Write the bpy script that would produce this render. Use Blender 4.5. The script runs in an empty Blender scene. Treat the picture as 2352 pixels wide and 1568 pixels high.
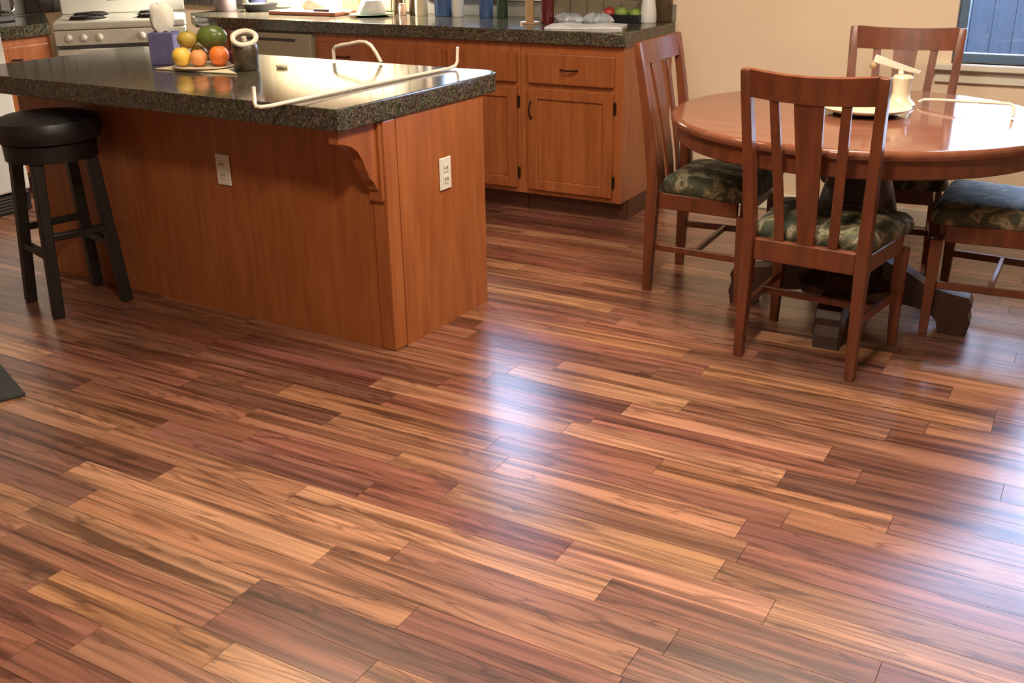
import bpy, bmesh, math, random
from mathutils import Vector, Matrix
random.seed(7)
PI = math.pi
D = bpy.data
COL = bpy.context.scene.collection
sc = bpy.context.scene

# ------------------------------------------------------------------ camera
CAM_F, CAM_YAW, CAM_PITCH, CAM_ROLL, CAM_H = 2365.69, -0.5238, 0.3880, -0.0155, 1.4068
cy, sy = math.cos(CAM_YAW), math.sin(CAM_YAW)
cp, sp = math.cos(CAM_PITCH), math.sin(CAM_PITCH)
fw = Vector((sy*cp, cy*cp, -sp)); r0 = Vector((cy, -sy, 0)); u0 = r0.cross(fw)
cr, sr = math.cos(CAM_ROLL), math.sin(CAM_ROLL)
rt = cr*r0 + sr*u0; up = -sr*r0 + cr*u0
cam = D.cameras.new('camera'); cam_o = D.objects.new('camera', cam); COL.objects.link(cam_o)
M = Matrix((rt, up, -fw)).transposed().to_4x4(); M.translation = (0, 0, CAM_H)
cam_o.matrix_world = M
cam.sensor_fit = 'HORIZONTAL'; cam.sensor_width = 36.0; cam.lens = 36.0*CAM_F/2352.0
cam.clip_start = 0.05; cam.clip_end = 200
sc.camera = cam_o

# ------------------------------------------------------------------ world, lights, exposure
vs = sc.view_settings
vs.view_transform = 'Standard'; vs.look = 'None'; vs.gamma = 1.0; vs.use_curve_mapping = False
vs.exposure = 0.0
w = D.worlds.new('World'); sc.world = w; w.use_nodes = True
nt = w.node_tree; nt.nodes.clear()
wo = nt.nodes.new('ShaderNodeOutputWorld'); bg = nt.nodes.new('ShaderNodeBackground')
tc = nt.nodes.new('ShaderNodeTexCoord'); sx = nt.nodes.new('ShaderNodeSeparateXYZ'); rp = nt.nodes.new('ShaderNodeValToRGB')
rp.color_ramp.elements[0].position = 0.0; rp.color_ramp.elements[0].color = (0.62, 0.76, 1.0, 1)
rp.color_ramp.elements[1].position = 0.7; rp.color_ramp.elements[1].color = (0.40, 0.58, 1.0, 1)
nt.links.new(tc.outputs['Generated'], sx.inputs[0]); nt.links.new(sx.outputs[2], rp.inputs[0])
nt.links.new(rp.outputs[0], bg.inputs[0]); bg.inputs[1].default_value = 19.0
nt.links.new(bg.outputs[0], wo.inputs[0])

def area(name, loc, size, power, color, rot=(0, 0, 0), shape='RECTANGLE', size_y=None, spread=None):
    l = D.lights.new(name, 'AREA'); l.energy = power; l.color = color; l.shape = shape; l.size = size
    if shape in ('RECTANGLE', 'ELLIPSE'): l.size_y = size_y or size
    if spread: l.spread = spread
    o = D.objects.new(name, l); COL.objects.link(o); o.location = loc; o.rotation_euler = rot
    return o
WARM = (1.0, 0.86, 0.68)
area('ceiling_lamp_living', (-0.8, 1.15, 2.40), 0.34, 66, WARM, shape='DISK')
area('ceiling_lamp_kitchen', (-2.6, 2.75, 2.40), 0.9, 26, (1.0, 0.84, 0.62), size_y=0.35)
area('ceiling_lamp_dining', (-0.72, 3.15, 2.39), 0.70, 72, WARM, shape='DISK')
area('under_cabinet_tube', (-4.24, 5.02, 1.362), 0.78, 130, (1.0, 0.93, 0.78), size_y=0.06)

# ------------------------------------------------------------------ materials
def newmat(name):
    m = D.materials.new(name); m.use_nodes = True
    n = m.node_tree; b = n.nodes['Principled BSDF']
    return m, n, b
def plain(name, col, rough=0.5, metal=0.0, var=0.08, scale=8.0, spec=None, bump=0.0, emit=None, estr=0):
    m, n, b = newmat(name)
    t = n.nodes.new('ShaderNodeTexCoord'); no = n.nodes.new('ShaderNodeTexNoise')
    no.inputs['Scale'].default_value = scale; no.inputs['Detail'].default_value = 3
    n.links.new(t.outputs['Object'], no.inputs['Vector'])
    r = n.nodes.new('ShaderNodeValToRGB')
    r.color_ramp.elements[0].color = tuple(max(0, c*(1-var)) for c in col)+(1,)
    r.color_ramp.elements[1].color = tuple(min(1, c*(1+var)) for c in col)+(1,)
    r.color_ramp.elements[0].position = .3; r.color_ramp.elements[1].position = .7
    n.links.new(no.outputs['Fac'], r.inputs[0]); n.links.new(r.outputs[0], b.inputs['Base Color'])
    b.inputs['Roughness'].default_value = rough; b.inputs['Metallic'].default_value = metal
    if spec is not None: b.inputs['Specular IOR Level'].default_value = spec
    if bump:
        bp = n.nodes.new('ShaderNodeBump'); bp.inputs['Strength'].default_value = bump; bp.inputs['Distance'].default_value = .002
        n.links.new(no.outputs['Fac'], bp.inputs['Height']); n.links.new(bp.outputs[0], b.inputs['Normal'])
    if emit:
        b.inputs['Emission Color'].default_value = tuple(emit)+(1,); b.inputs['Emission Strength'].default_value = estr
    return m
def wood(name, dark, light, rough=0.35, stretch=(14, 14, 1.2), scale=2.2, distort=0.6):
    m, n, b = newmat(name)
    t = n.nodes.new('ShaderNodeTexCoord'); mp = n.nodes.new('ShaderNodeMapping')
    mp.inputs['Scale'].default_value = stretch
    n.links.new(t.outputs['Object'], mp.inputs[0])
    no = n.nodes.new('ShaderNodeTexNoise'); no.inputs['Scale'].default_value = scale
    no.inputs['Detail'].default_value = 5; no.inputs['Distortion'].default_value = distort
    n.links.new(mp.outputs[0], no.inputs['Vector'])
    r = n.nodes.new('ShaderNodeValToRGB')
    r.color_ramp.elements[0].color = tuple(dark)+(1,); r.color_ramp.elements[1].color = tuple(light)+(1,)
    r.color_ramp.elements[0].position = .32; r.color_ramp.elements[1].position = .68
    n.links.new(no.outputs['Fac'], r.inputs[0]); n.links.new(r.outputs[0], b.inputs['Base Color'])
    b.inputs['Roughness'].default_value = rough
    return m
def speckle(name, cols, scale=120, rough=0.2):
    m, n, b = newmat(name)
    t = n.nodes.new('ShaderNodeTexCoord')
    v = n.nodes.new('ShaderNodeTexVoronoi'); v.inputs['Scale'].default_value = scale
    n.links.new(t.outputs['Object'], v.inputs['Vector'])
    s = n.nodes.new('ShaderNodeSeparateColor'); n.links.new(v.outputs['Color'], s.inputs[0])
    r = n.nodes.new('ShaderNodeValToRGB'); r.color_ramp.interpolation = 'CONSTANT'
    els = r.color_ramp.elements
    els[0].position = 0; els[0].color = tuple(cols[0])+(1,)
    els[1].position = 1/len(cols); els[1].color = tuple(cols[1])+(1,)
    for i in range(2, len(cols)):
        e = els.new(i/len(cols)); e.color = tuple(cols[i])+(1,)
    n.links.new(s.outputs[0], r.inputs[0])
    no = n.nodes.new('ShaderNodeTexNoise'); no.inputs['Scale'].default_value = 25; no.inputs['Detail'].default_value = 4
    n.links.new(t.outputs['Object'], no.inputs['Vector'])
    mx = n.nodes.new('ShaderNodeMix'); mx.data_type = 'RGBA'; mx.blend_type = 'MULTIPLY'; mx.inputs[0].default_value = .6
    n.links.new(r.outputs[0], mx.inputs[6]); n.links.new(no.outputs['Color'], mx.inputs[7])
    n.links.new(mx.outputs[2], b.inputs['Base Color'])
    b.inputs['Roughness'].default_value = rough
    return m
def plank_material():
    m, n, b = newmat('laminate_plank')
    g = n.nodes.new('ShaderNodeNewGeometry'); oi = n.nodes.new('ShaderNodeObjectInfo')
    mul = n.nodes.new('ShaderNodeMath'); mul.operation = 'MULTIPLY'; mul.inputs[1].default_value = 37.0
    n.links.new(oi.outputs['Random'], mul.inputs[0])
    cx = n.nodes.new('ShaderNodeCombineXYZ')
    for i in range(3): n.links.new(mul.outputs[0], cx.inputs[i])
    ad = n.nodes.new('ShaderNodeVectorMath'); ad.operation = 'ADD'
    n.links.new(g.outputs['Position'], ad.inputs[0]); n.links.new(cx.outputs[0], ad.inputs[1])
    def grain(sc_, scale, det, dist):
        mp = n.nodes.new('ShaderNodeMapping'); mp.inputs['Scale'].default_value = sc_
        n.links.new(ad.outputs[0], mp.inputs[0])
        no = n.nodes.new('ShaderNodeTexNoise'); no.inputs['Scale'].default_value = scale
        no.inputs['Detail'].default_value = det; no.inputs['Distortion'].default_value = dist
        n.links.new(mp.outputs[0], no.inputs['Vector']); return no
    a1 = grain((.9, 20, 1), 1.5, 5, 0.9)       # broad figure
    a2 = grain((2.0, 70, 1), 1.6, 4, 0.3)       # fine streaks
    r1 = n.nodes.new('ShaderNodeValToRGB')
    e = r1.color_ramp.elements
    e[0].position = .34; e[0].color = (.34, .27, .24, 1); e[1].position = .64; e[1].color = (1.22, 1.22, 1.22, 1)
    x = e.new(.46); x.color = (.74, .71, .70, 1); x = e.new(.53); x.color = (.98, .97, .97, 1)
    n.links.new(a1.outputs['Fac'], r1.inputs[0])
    r2 = n.nodes.new('ShaderNodeValToRGB')
    r2.color_ramp.elements[0].position = .3; r2.color_ramp.elements[0].color = (.72, .69, .66, 1)
    r2.color_ramp.elements[1].position = .6; r2.color_ramp.elements[1].color = (1.05, 1.05, 1.05, 1)
    n.links.new(a2.outputs['Fac'], r2.inputs[0])
    a3 = grain((.75, 8, 1), 1.7, 3, 1.3)        # thin wandering dark veins
    r3 = n.nodes.new('ShaderNodeValToRGB'); e3 = r3.color_ramp.elements
    e3[0].position = .470; e3[0].color = (1, 1, 1, 1); e3[1].position = .535; e3[1].color = (1, 1, 1, 1)
    x = e3.new(.500); x.color = (.40, .33, .30, 1)
    n.links.new(a3.outputs['Fac'], r3.inputs[0])
    m3 = n.nodes.new('ShaderNodeMix'); m3.data_type = 'RGBA'; m3.blend_type = 'MULTIPLY'; m3.inputs[0].default_value = .85
    m1 = n.nodes.new('ShaderNodeMix'); m1.data_type = 'RGBA'; m1.blend_type = 'MULTIPLY'; m1.inputs[0].default_value = 1
    m2 = n.nodes.new('ShaderNodeMix'); m2.data_type = 'RGBA'; m2.blend_type = 'MULTIPLY'; m2.inputs[0].default_value = 1
    n.links.new(oi.outputs['Color'], m1.inputs[6]); n.links.new(r1.outputs[0], m1.inputs[7])
    n.links.new(m1.outputs[2], m2.inputs[6]); n.links.new(r2.outputs[0], m2.inputs[7])
    n.links.new(m2.outputs[2], m3.inputs[6]); n.links.new(r3.outputs[0], m3.inputs[7])
    n.links.new(m3.outputs[2], b.inputs['Base Color'])
    b.inputs['Roughness'].default_value = 0.36
    b.inputs['Specular IOR Level'].default_value = 0.5
    b.inputs['Coat Weight'].default_value = 0.9; b.inputs['Coat Roughness'].default_value = 0.25
    bp = n.nodes.new('ShaderNodeBump'); bp.inputs['Strength'].default_value = .04; bp.inputs['Distance'].default_value = .001
    n.links.new(a2.outputs['Fac'], bp.inputs['Height']); n.links.new(bp.outputs[0], b.inputs['Normal'])
    return m
def fabric_material():
    m, n, b = newmat('tapestry_fabric')
    t = n.nodes.new('ShaderNodeTexCoord')
    no = n.nodes.new('ShaderNodeTexNoise'); no.inputs['Scale'].default_value = 9; no.inputs['Detail'].default_value = 4; no.inputs['Distortion'].default_value = 2.2
    n.links.new(t.outputs['Object'], no.inputs['Vector'])
    r = n.nodes.new('ShaderNodeValToRGB'); e = r.color_ramp.elements
    e[0].position = .30; e[0].color = (.035, .040, .022, 1); e[1].position = .70; e[1].color = (.30, .24, .12, 1)
    for p, c in ((.47, (.055, .06, .032)), (.53, (.16, .13, .06)), (.57, (.34, .30, .20)), (.62, (.09, .09, .05))):
        x = e.new(p); x.color = c+(1,)
    n.links.new(no.outputs['Fac'], r.inputs[0]); n.links.new(r.outputs[0], b.inputs['Base Color'])
    b.inputs['Roughness'].default_value = .7
    return m
def glass_material(name, tint=(1, 1, 1)):
    m, n, b = newmat(name)
    n.nodes.remove(b); out = n.nodes['Material Output']
    gl = n.nodes.new('ShaderNodeBsdfGlossy'); gl.inputs['Roughness'].default_value = .02
    tr = n.nodes.new('ShaderNodeBsdfTransparent'); tr.inputs[0].default_value = tuple(tint)+(1,)
    fr = n.nodes.new('ShaderNodeFresnel'); fr.inputs[0].default_value = 1.45
    mx = n.nodes.new('ShaderNodeMixShader')
    n.links.new(fr.outputs[0], mx.inputs[0]); n.links.new(tr.outputs[0], mx.inputs[1]); n.links.new(gl.outputs[0], mx.inputs[2])
    n.links.new(mx.outputs[0], out.inputs[0])
    return m

MT = {}
MT['plank'] = plank_material()
MT['sub'] = plain('floor_underlay', (.05, .03, .02), .9)
MT['wall'] = plain('cream_wall_paint', (.77, .61, .44), .6, var=.03, scale=3)
MT['ceil'] = plain('white_ceiling_paint', (.72, .68, .60), .9, var=.02)
MT['trim'] = plain('cream_white_trim', (.72, .68, .58), .45, var=.03)
MT['oak'] = wood('honey_oak_veneer', (.265, .075, .021), (.36, .116, .035), .34)
MT['oak_door'] = wood('honey_oak_door', (.23, .064, .018), (.32, .100, .030), .33)
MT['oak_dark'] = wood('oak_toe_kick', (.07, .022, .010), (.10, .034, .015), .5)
MT['cherry'] = wood('cherry_chair_wood', (.108, .030, .012), (.180, .048, .018), .34)
MT['cherry_top'] = wood('cherry_table_top', (.165, .056, .030), (.23, .085, .046), .09, stretch=(1.2, 12, 12))
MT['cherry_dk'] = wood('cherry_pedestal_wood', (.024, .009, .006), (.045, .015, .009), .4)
MT['granite'] = speckle('dark_speckled_laminate', [(.055, .047, .030), (.105, .093, .062), (.035, .031, .022), (.18, .16, .115), (.065, .060, .042), (.115, .085, .060)], 170, .11)
MT['fabric'] = fabric_material()
MT['leather'] = plain('black_leather', (.008, .008, .009), .42, var=.2, scale=40, bump=.15)
MT['blackwood'] = plain('espresso_wood', (.006, .0042, .004), .5, var=.2, scale=20)
MT['white'] = plain('white_enamel', (.56, .54, .47), .28, var=.02)
MT['white2'] = plain('white_appliance_panel', (.66, .65, .62), .35, var=.02)
MT['bisque'] = plain('bisque_plastic', (.30, .26, .175), .4, var=.03)
MT['black'] = plain('black_plastic', (.010, .010, .012), .35)
MT['iron'] = plain('black_cast_iron', (.014, .012, .010), .6)
MT['plate'] = plain('outlet_plastic', (.68, .64, .55), .4, var=.02)
MT['slot'] = plain('dark_slot', (.05, .045, .04), .6)
MT['cream_metal'] = plain('cream_coated_metal', (.74, .64, .52), .28, var=.03)
MT['chrome'] = plain('chrome', (.75, .75, .75), .12, metal=1, var=.02)
MT['bronze'] = plain('dark_bronze', (.030, .016, .008), .4, metal=.6)
MT['paper'] = plain('white_tissue', (.80, .78, .70), .9, var=.05)
MT['purple'] = plain('purple_card', (.105, .090, .20), .6, var=.15, scale=30)
MT['lilac'] = plain('lilac_side', (.24, .22, .36), .6, var=.25, scale=30)
MT['cream'] = plain('cream_ceramic', (.68, .58, .40), .3, var=.05)
MT['mat_w'] = plain('cream_placemat', (.66, .54, .36), .7, var=.08)
MT['orange'] = plain('orange_peel', (.80, .20, .035), .45, var=.10, scale=60, bump=.2)
MT['peach'] = plain('peach_skin', (.68, .28, .10), .55, var=.3, scale=9)
MT['yellow'] = plain('yellow_apple_skin', (.72, .46, .07), .4, var=.18, scale=9)
MT['pear'] = plain('olive_yellow_fruit_skin', (.38, .27, .045), .4, var=.3, scale=14)
MT['mango'] = plain('dark_green_mango_skin', (.085, .12, .025), .28, var=.4, scale=7)
MT['plum'] = plain('dark_plum_skin', (.07, .010, .012), .35, var=.3)
MT['potbrown'] = plain('dark_brown_stoneware', (.060, .045, .025), .4, var=.4, scale=30)
MT['board'] = wood('reddish_cutting_board', (.20, .060, .028), (.30, .095, .045), .5, stretch=(1.2, 12, 12))
MT['blue'] = plain('blue_bottle_plastic', (.055, .11, .25), .3, var=.2)
MT['white3'] = plain('white_bottle_plastic', (.68, .68, .66), .35, var=.03)
MT['redglass'] = plain('dark_red_bottle', (.10, .010, .012), .25, var=.15)
MT['tan'] = wood('tan_wood', (.33, .20, .095), (.44, .28, .14), .5)
MT['pink'] = plain('pale_pink_jar', (.60, .40, .32), .5, var=.1)
MT['brown'] = plain('brown_glass', (.07, .045, .022), .3, var=.2)
MT['green'] = plain('leafy_green', (.17, .26, .05), .6, var=.4, scale=25)
MT['dkgreen'] = plain('dark_green_glass', (.035, .065, .04), .25, var=.2)
MT['tomato'] = plain('red_vegetable', (.34, .035, .025), .4, var=.3)
MT['foil'] = plain('crinkled_clear_wrap', (.55, .60, .68), .22, metal=.35, var=.3, scale=30, bump=.9)
MT['print'] = plain('magazine_paper', (.74, .72, .74), .35, var=.15, scale=18)
MT['steel'] = plain('brushed_steel', (.55, .54, .50), .25, metal=1, var=.05)
MT['navy'] = plain('navy_fabric', (.012, .014, .045), .8, var=.2)
MT['mauve'] = plain('mauve_ceramic', (.12, .085, .085), .5, var=.15)
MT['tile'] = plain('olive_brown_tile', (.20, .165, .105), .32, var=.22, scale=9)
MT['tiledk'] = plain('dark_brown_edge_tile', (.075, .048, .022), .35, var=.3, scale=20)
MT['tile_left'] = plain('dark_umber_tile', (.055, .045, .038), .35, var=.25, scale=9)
MT['grout'] = plain('grey_grout', (.22, .20, .16), .9)
MT['glass'] = glass_material('window_glass')
MT['winframe'] = plain('grey_blue_vinyl_frame', (.10, .17, .28), .4, var=.03)
MT['fence'] = wood('weathered_grey_fence', (.019, .027, .038), (.031, .042, .059), .8)
MT['ground'] = plain('dusky_grass_ground', (.05, .07, .05), .95, var=.3, scale=3)
MT['rug'] = plain('charcoal_mat_pile', (.035, .035, .036), .95, var=.3, scale=80, bump=.5)
MT['lampglow'] = plain('lamp_diffuser', (.9, .85, .7), .5, emit=(1, .84, .6), estr=7)
MT['lcd'] = plain('dark_display_glass', (.012, .014, .014), .12)

# ------------------------------------------------------------------ mesh helpers
def ident(o): return o
class MB:
    """collects shapes into one mesh"""
    def __init__(s): s.bm = bmesh.new()
    def _bev(s, geom_edges, b, seg):
        if b > 0: bmesh.ops.bevel(s.bm, geom=geom_edges, offset=b, segments=seg, profile=.5, affect='EDGES', clamp_overlap=True)
    def box(s, x0, x1, y0, y1, z0, z1, b=0.0, seg=1):
        r = bmesh.ops.create_cube(s.bm, size=1)
        vs_ = r['verts']
        for v in vs_:
            v.co = ((x0+x1)/2+v.co.x*(x1-x0), (y0+y1)/2+v.co.y*(y1-y0), (z0+z1)/2+v.co.z*(z1-z0))
        if b: s._bev(list({e for v in vs_ for e in v.link_edges}), b, seg)
        return s
    def sweep(s, pts, sizes, side=None, b=0.0, seg=1):
        """rectangular section swept on a path; sizes = (width along side, depth)"""
        rings = []
        n = len(pts); pts = [Vector(p) for p in pts]
        for i, p in enumerate(pts):
            t = (pts[min(i+1, n-1)]-pts[max(i-1, 0)]).normalized()
            sd = Vector(side) if side else Vector((1, 0, 0))
            d = t.cross(sd).normalized(); sd2 = d.cross(t).normalized()
            wd, dp = sizes[i] if isinstance(sizes, list) else sizes
            rings.append([s.bm.verts.new(p+sd2*a*wd/2+d*c*dp/2) for a, c in ((-1, -1), (1, -1), (1, 1), (-1, 1))])
        fs = []
        for i in range(n-1):
            for k in range(4):
                fs.append(s.bm.faces.new((rings[i][k], rings[i][(k+1) % 4], rings[i+1][(k+1) % 4], rings[i+1][k])))
        fs.append(s.bm.faces.new(rings[0][::-1])); fs.append(s.bm.faces.new(rings[-1]))
        if b:
            es = []
            for i in range(n-1):
                for k in range(4):
                    e = s.bm.edges.get((rings[i][k], rings[i+1][k])); es.append(e)
            for rg in (rings[0], rings[-1]):
                for k in range(4): es.append(s.bm.edges.get((rg[k], rg[(k+1) % 4])))
            s._bev(es, b, seg)
        return s
    def tube(s, pts, rad, n=8, caps=True):
        pts = [Vector(p) for p in pts]; rings = []
        N = len(pts); prev = None
        for i, p in enumerate(pts):
            t = (pts[min(i+1, N-1)]-pts[max(i-1, 0)]).normalized()
            if prev is None:
                a = t.orthogonal().normalized()
            else:
                a = (prev-t*prev.dot(t)).normalized()
            prev = a; c = t.cross(a)
            r_ = rad[i] if isinstance(rad, (list, tuple)) else rad
            rings.append([s.bm.verts.new(p+(a*math.cos(2*PI*k/n)+c*math.sin(2*PI*k/n))*r_) for k in range(n)])
        for i in range(N-1):
            for k in range(n):
                s.bm.faces.new((rings[i][k], rings[i][(k+1) % n], rings[i+1][(k+1) % n], rings[i+1][k]))
        if caps: s.bm.faces.new(rings[0][::-1]); s.bm.faces.new(rings[-1])
        return s
    def lathe(s, prof, c=(0, 0, 0), n=24, sx_=1.0, sy_=1.0):
        rings = []
        for r_, z in prof:
            if r_ < 1e-5: rings.append([s.bm.verts.new((c[0], c[1], c[2]+z))])
            else: rings.append([s.bm.verts.new((c[0]+r_*sx_*math.cos(2*PI*k/n), c[1]+r_*sy_*math.sin(2*PI*k/n), c[2]+z)) for k in range(n)])
        for a, b_ in zip(rings, rings[1:]):
            for k in range(n):
                k2 = (k+1) % n
                if len(a) == 1 and len(b_) == 1: continue
                if len(a) == 1: s.bm.faces.new((a[0], b_[k2], b_[k]))
                elif len(b_) == 1: s.bm.faces.new((a[k], a[k2], b_[0]))
                else: s.bm.faces.new((a[k], a[k2], b_[k2], b_[k]))
        if len(rings[0]) > 1: s.bm.faces.new(rings[0][::-1])
        if len(rings[-1]) > 1: s.bm.faces.new(rings[-1])
        return s
    def loft(s, rings3):
        rs = [[s.bm.verts.new(p) for p in r_] for r_ in rings3]
        n = len(rs[0])
        for a, b_ in zip(rs, rs[1:]):
            for k in range(n):
                s.bm.faces.new((a[k], a[(k+1) % n], b_[(k+1) % n], b_[k]))
        s.bm.faces.new(rs[0][::-1]); s.bm.faces.new(rs[-1])
        return s
    def prism(s, poly, z0, z1, b=0.0, seg=1, tf=None):
        """poly in xy extruded over z; tf maps (x,y,z) to a point"""
        tf = tf or (lambda x, y, z: (x, y, z))
        a = [s.bm.verts.new(tf(x, y, z0)) for x, y in poly]; c = [s.bm.verts.new(tf(x, y, z1)) for x, y in poly]
        n = len(poly); f1 = s.bm.faces.new(a[::-1]); f2 = s.bm.faces.new(c)
        for k in range(n): s.bm.faces.new((a[k], a[(k+1) % n], c[(k+1) % n], c[k]))
        if b: s._bev(list(f1.edges)+list(f2.edges), b, seg)
        return s
    def ball(s, c, r_, sc_=(1, 1, 1), rot=None, sub=3):
        g = bmesh.ops.create_icosphere(s.bm, subdivisions=sub, radius=1)
        for v in g['verts']:
            p = Vector((v.co.x*r_*sc_[0], v.co.y*r_*sc_[1], v.co.z*r_*sc_[2]))
            if rot: p = Matrix.Rotation(rot[0], 3, rot[1]) @ p
            v.co = Vector(c)+p
        return s
    def build(s, name, mat, parent=None, smooth=False, loc=None):
        bmesh.ops.recalc_face_normals(s.bm, faces=s.bm.faces)
        me = D.meshes.new(name); s.bm.to_mesh(me); s.bm.free()
        me.materials.append(MT[mat])
        if smooth:
            me.polygons.foreach_set('use_smooth', [True]*len(me.polygons))
            try: me.set_sharp_from_angle(angle=math.radians(40))
            except Exception: pass
        o = D.objects.new(name, me); COL.objects.link(o)
        if parent: o.parent = parent
        if loc: o.location = loc
        return o
def box(name, mat, x0, x1, y0, y1, z0, z1, b=0.0, seg=1, parent=None):
    return MB().box(x0, x1, y0, y1, z0, z1, b, seg).build(name, mat, parent)
def tag(o, label, cat, group=None, kind=None):
    o['label'] = label; o['category'] = cat
    if group: o['group'] = group
    if kind: o['kind'] = kind
    return o
def thing(name, label, cat, loc=(0, 0, 0), rz=0.0, group=None):
    o = D.objects.new(name, None); COL.objects.link(o); o.empty_display_size = .1
    o.location = loc; o.rotation_euler = (0, 0, rz)
    return tag(o, label, cat, group)
def copy_tree(o, parent=None):
    c = o.copy(); COL.objects.link(c)
    if parent: c.parent = parent
    for ch in list(o.children): copy_tree(ch, c)
    return c
def struct(o): o['kind'] = 'structure'; return o

# ------------------------------------------------------------------ room shell
XL, XR, YF, YB, CEIL = -5.85, 2.2, -2.2, 5.19, 2.45
floor = struct(box('floor', 'sub', XL-.1, XR+.1, YF-.1, YB+.1, -.06, -.012))
struct(box('ceiling', 'ceil', XL-.1, XR+.1, YF-.1, YB+.1, CEIL, CEIL+.08))
# back wall with two openings: window_1 over the kitchen counter, window_2 by the table
W1 = (-3.52, -2.74, 1.02, 2.14); W2 = (-.66, .50, .775, 2.05)
mb = MB(); T0, T1 = YB, YB+.14
mb.box(XL-.1, W1[0], T0, T1, 0, CEIL); mb.box(W1[1], W2[0], T0, T1, 0, CEIL); mb.box(W2[1], XR+.1, T0, T1, 0, CEIL)
for W_ in (W1, W2):
    mb.box(W_[0], W_[1], T0, T1, 0, W_[2]); mb.box(W_[0], W_[1], T0, T1, W_[3], CEIL)
wall_back = struct(mb.build('wall_back', 'wall'))
struct_left = struct(box('wall_left', 'wall', XL-.12, XL, YF-.1, YB, 0, CEIL))
struct(box('wall_right', 'wall', XR, XR+.12, YF-.1, YB, 0, CEIL))
struct(box('wall_front', 'wall', XL-.1, XR+.1, YF-.12, YF, 0, CEIL))
struct(box('baseboard_back', 'trim', -2.03, XR, YB-.014, YB, 0, .085, .003))
# windows
def window(n, W_, mullion):
    x0, x1, z0, z1 = W_; f = .04
    y0, y1 = YB+.045, YB+.095
    o = struct(MB().box(x0, x1, y0, y1, z0, z0+f, .004).box(x0, x1, y0, y1, z1-f, z1, .004)
               .box(x0, x0+f, y0, y1, z0+f, z1-f, .004).box(x1-f, x1, y0, y1, z0+f, z1-f, .004).build('window_%d' % n, 'winframe'))
    xm = (x0+x1)/2
    box('mullion', 'winframe', xm-.022, xm+.022, y0+.004, y1-.004, z0+f, z1-f, .003, parent=o)
    for a, b_ in ((x0+f, xm-.022), (xm+.022, x1-f)):
        box('pane', 'glass', a, b_, YB+.068, YB+.072, z0+f, z1-f, parent=o)
    return o
win1 = window(1, W1, True); win2 = window(2, W2, True)
# sill and apron under the dining window
struct(box('trim_1', 'trim', W2[0]-.09, W2[1]+.09, YB-.05, YB+.045, W2[2]-.028, W2[2], .004))
struct(box('trim_2', 'trim', W2[0]-.06, W2[1]+.06, YB-.018, YB, W2[2]-.085, W2[2]-.029, .003))
struct(box('trim_3', 'trim', W1[0]-.02, W1[1]+.02, YB-.02, YB+.045, W1[2]-.022, W1[2], .003))
# planks ------------------------------------------------------------
PW, Y0 = .098, 1.345
TONES = {'L': (.39, .188, .108), 'G': (.325, .148, .079), 'M': (.265, .114, .070), 'R': (.235, .092, .061), 'D': (.165, .066, .044), 'B': (.215, .091, .062)}
fixed = {   # rows whose butt joints can be read off the photograph: row -> (joint x, tone left, tone right, left length, right length)
    0: (-1.515, 'L', 'D', .75, .8), -1: (-1.508, 'M', 'R', .7, .4), 4: (-.802, 'L', 'R', .9, .6), 6: (-.597, 'L', 'M', .75, .8),
    10: (-.29, 'G', 'M', .62, .7), 11: (-.59, 'L', 'D', .65, .6), 13: (-1.135, 'D', 'L', .5, .62), -2: (-1.96, 'M', 'G', .6, .55),
    2: (-1.45, 'L', 'L', .9, .8), 3: (-1.30, 'L', 'B', .8, .7), 5: (-.95, 'R', 'L', .6, .5), 8: (-1.9, 'D', 'G', .6, .6)}
def row_segments(k):
    rs = random.Random(1000+k)
    xa, xb = XL, XR
    segs = []
    def tone(): return rs.choice('LGMRMDBRLG')
    if k in fixed:
        j, tl, tr, ll, lr = fixed[k]
        segs.append((j-ll, j, tl)); segs.append((j, j+lr, tr)); lo, hi = j-ll, j+lr
    else:
        lo = hi = rs.uniform(-1.6, -.4); 
    while lo > xa:
        n_ = lo-rs.uniform(.45, 1.15); segs.append((max(n_, xa), lo, tone())); lo = n_
    while hi < xb:
        n_ = hi+rs.uniform(.45, 1.15); segs.append((hi, min(n_, xb), tone())); hi = n_
    return segs
def cam_visible(x0, x1, y0):
    for x in (x0, (x0+x1)/2, x1):
        d = Vector((x, y0+PW/2, 0))-Vector((0, 0, CAM_H)); z = d.dot(fw)
        if z > .2:
            u_, v_ = 1176+CAM_F*d.dot(rt)/z, 784-CAM_F*d.dot(up)/z
            if -150 < u_ < 2500 and 380 < v_ < 1720:
                return z
    return None
allp = []
for k in range(int((YF-Y0)/PW)-1, int((YB-Y0)/PW)+2):
    ya, yb_ = Y0+k*PW, Y0+(k+1)*PW
    ya, yb_ = max(ya, YF), min(yb_, YB)
    if yb_-ya < .01: continue
    for a, b_, t in row_segments(k):
        if b_-a < .02: continue
        z = cam_visible(a, b_, ya)
        hid = (ya > 2.8 and yb_ < 3.3 and b_ < -2.1) or (ya > 4.66 and b_ < -2.05)
        allp.append((z if (z and not hid) else 99, a, b_, ya, yb_, t))
allp.sort()
def plank_tone(t, rs):
    c = TONES[t]; f = rs.uniform(.86, 1.14)
    return (c[0]*f, c[1]*f*rs.uniform(.95, 1.06), c[2]*f*rs.uniform(.9, 1.1), 1)
unit = MB().box(-.5, .5, -.5, .5, -.5, .5).build('plank', 'plank')   # shared by all single planks
unit_me = unit.data; D.objects.remove(unit)
rest = MB(); rs = random.Random(5)
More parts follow.
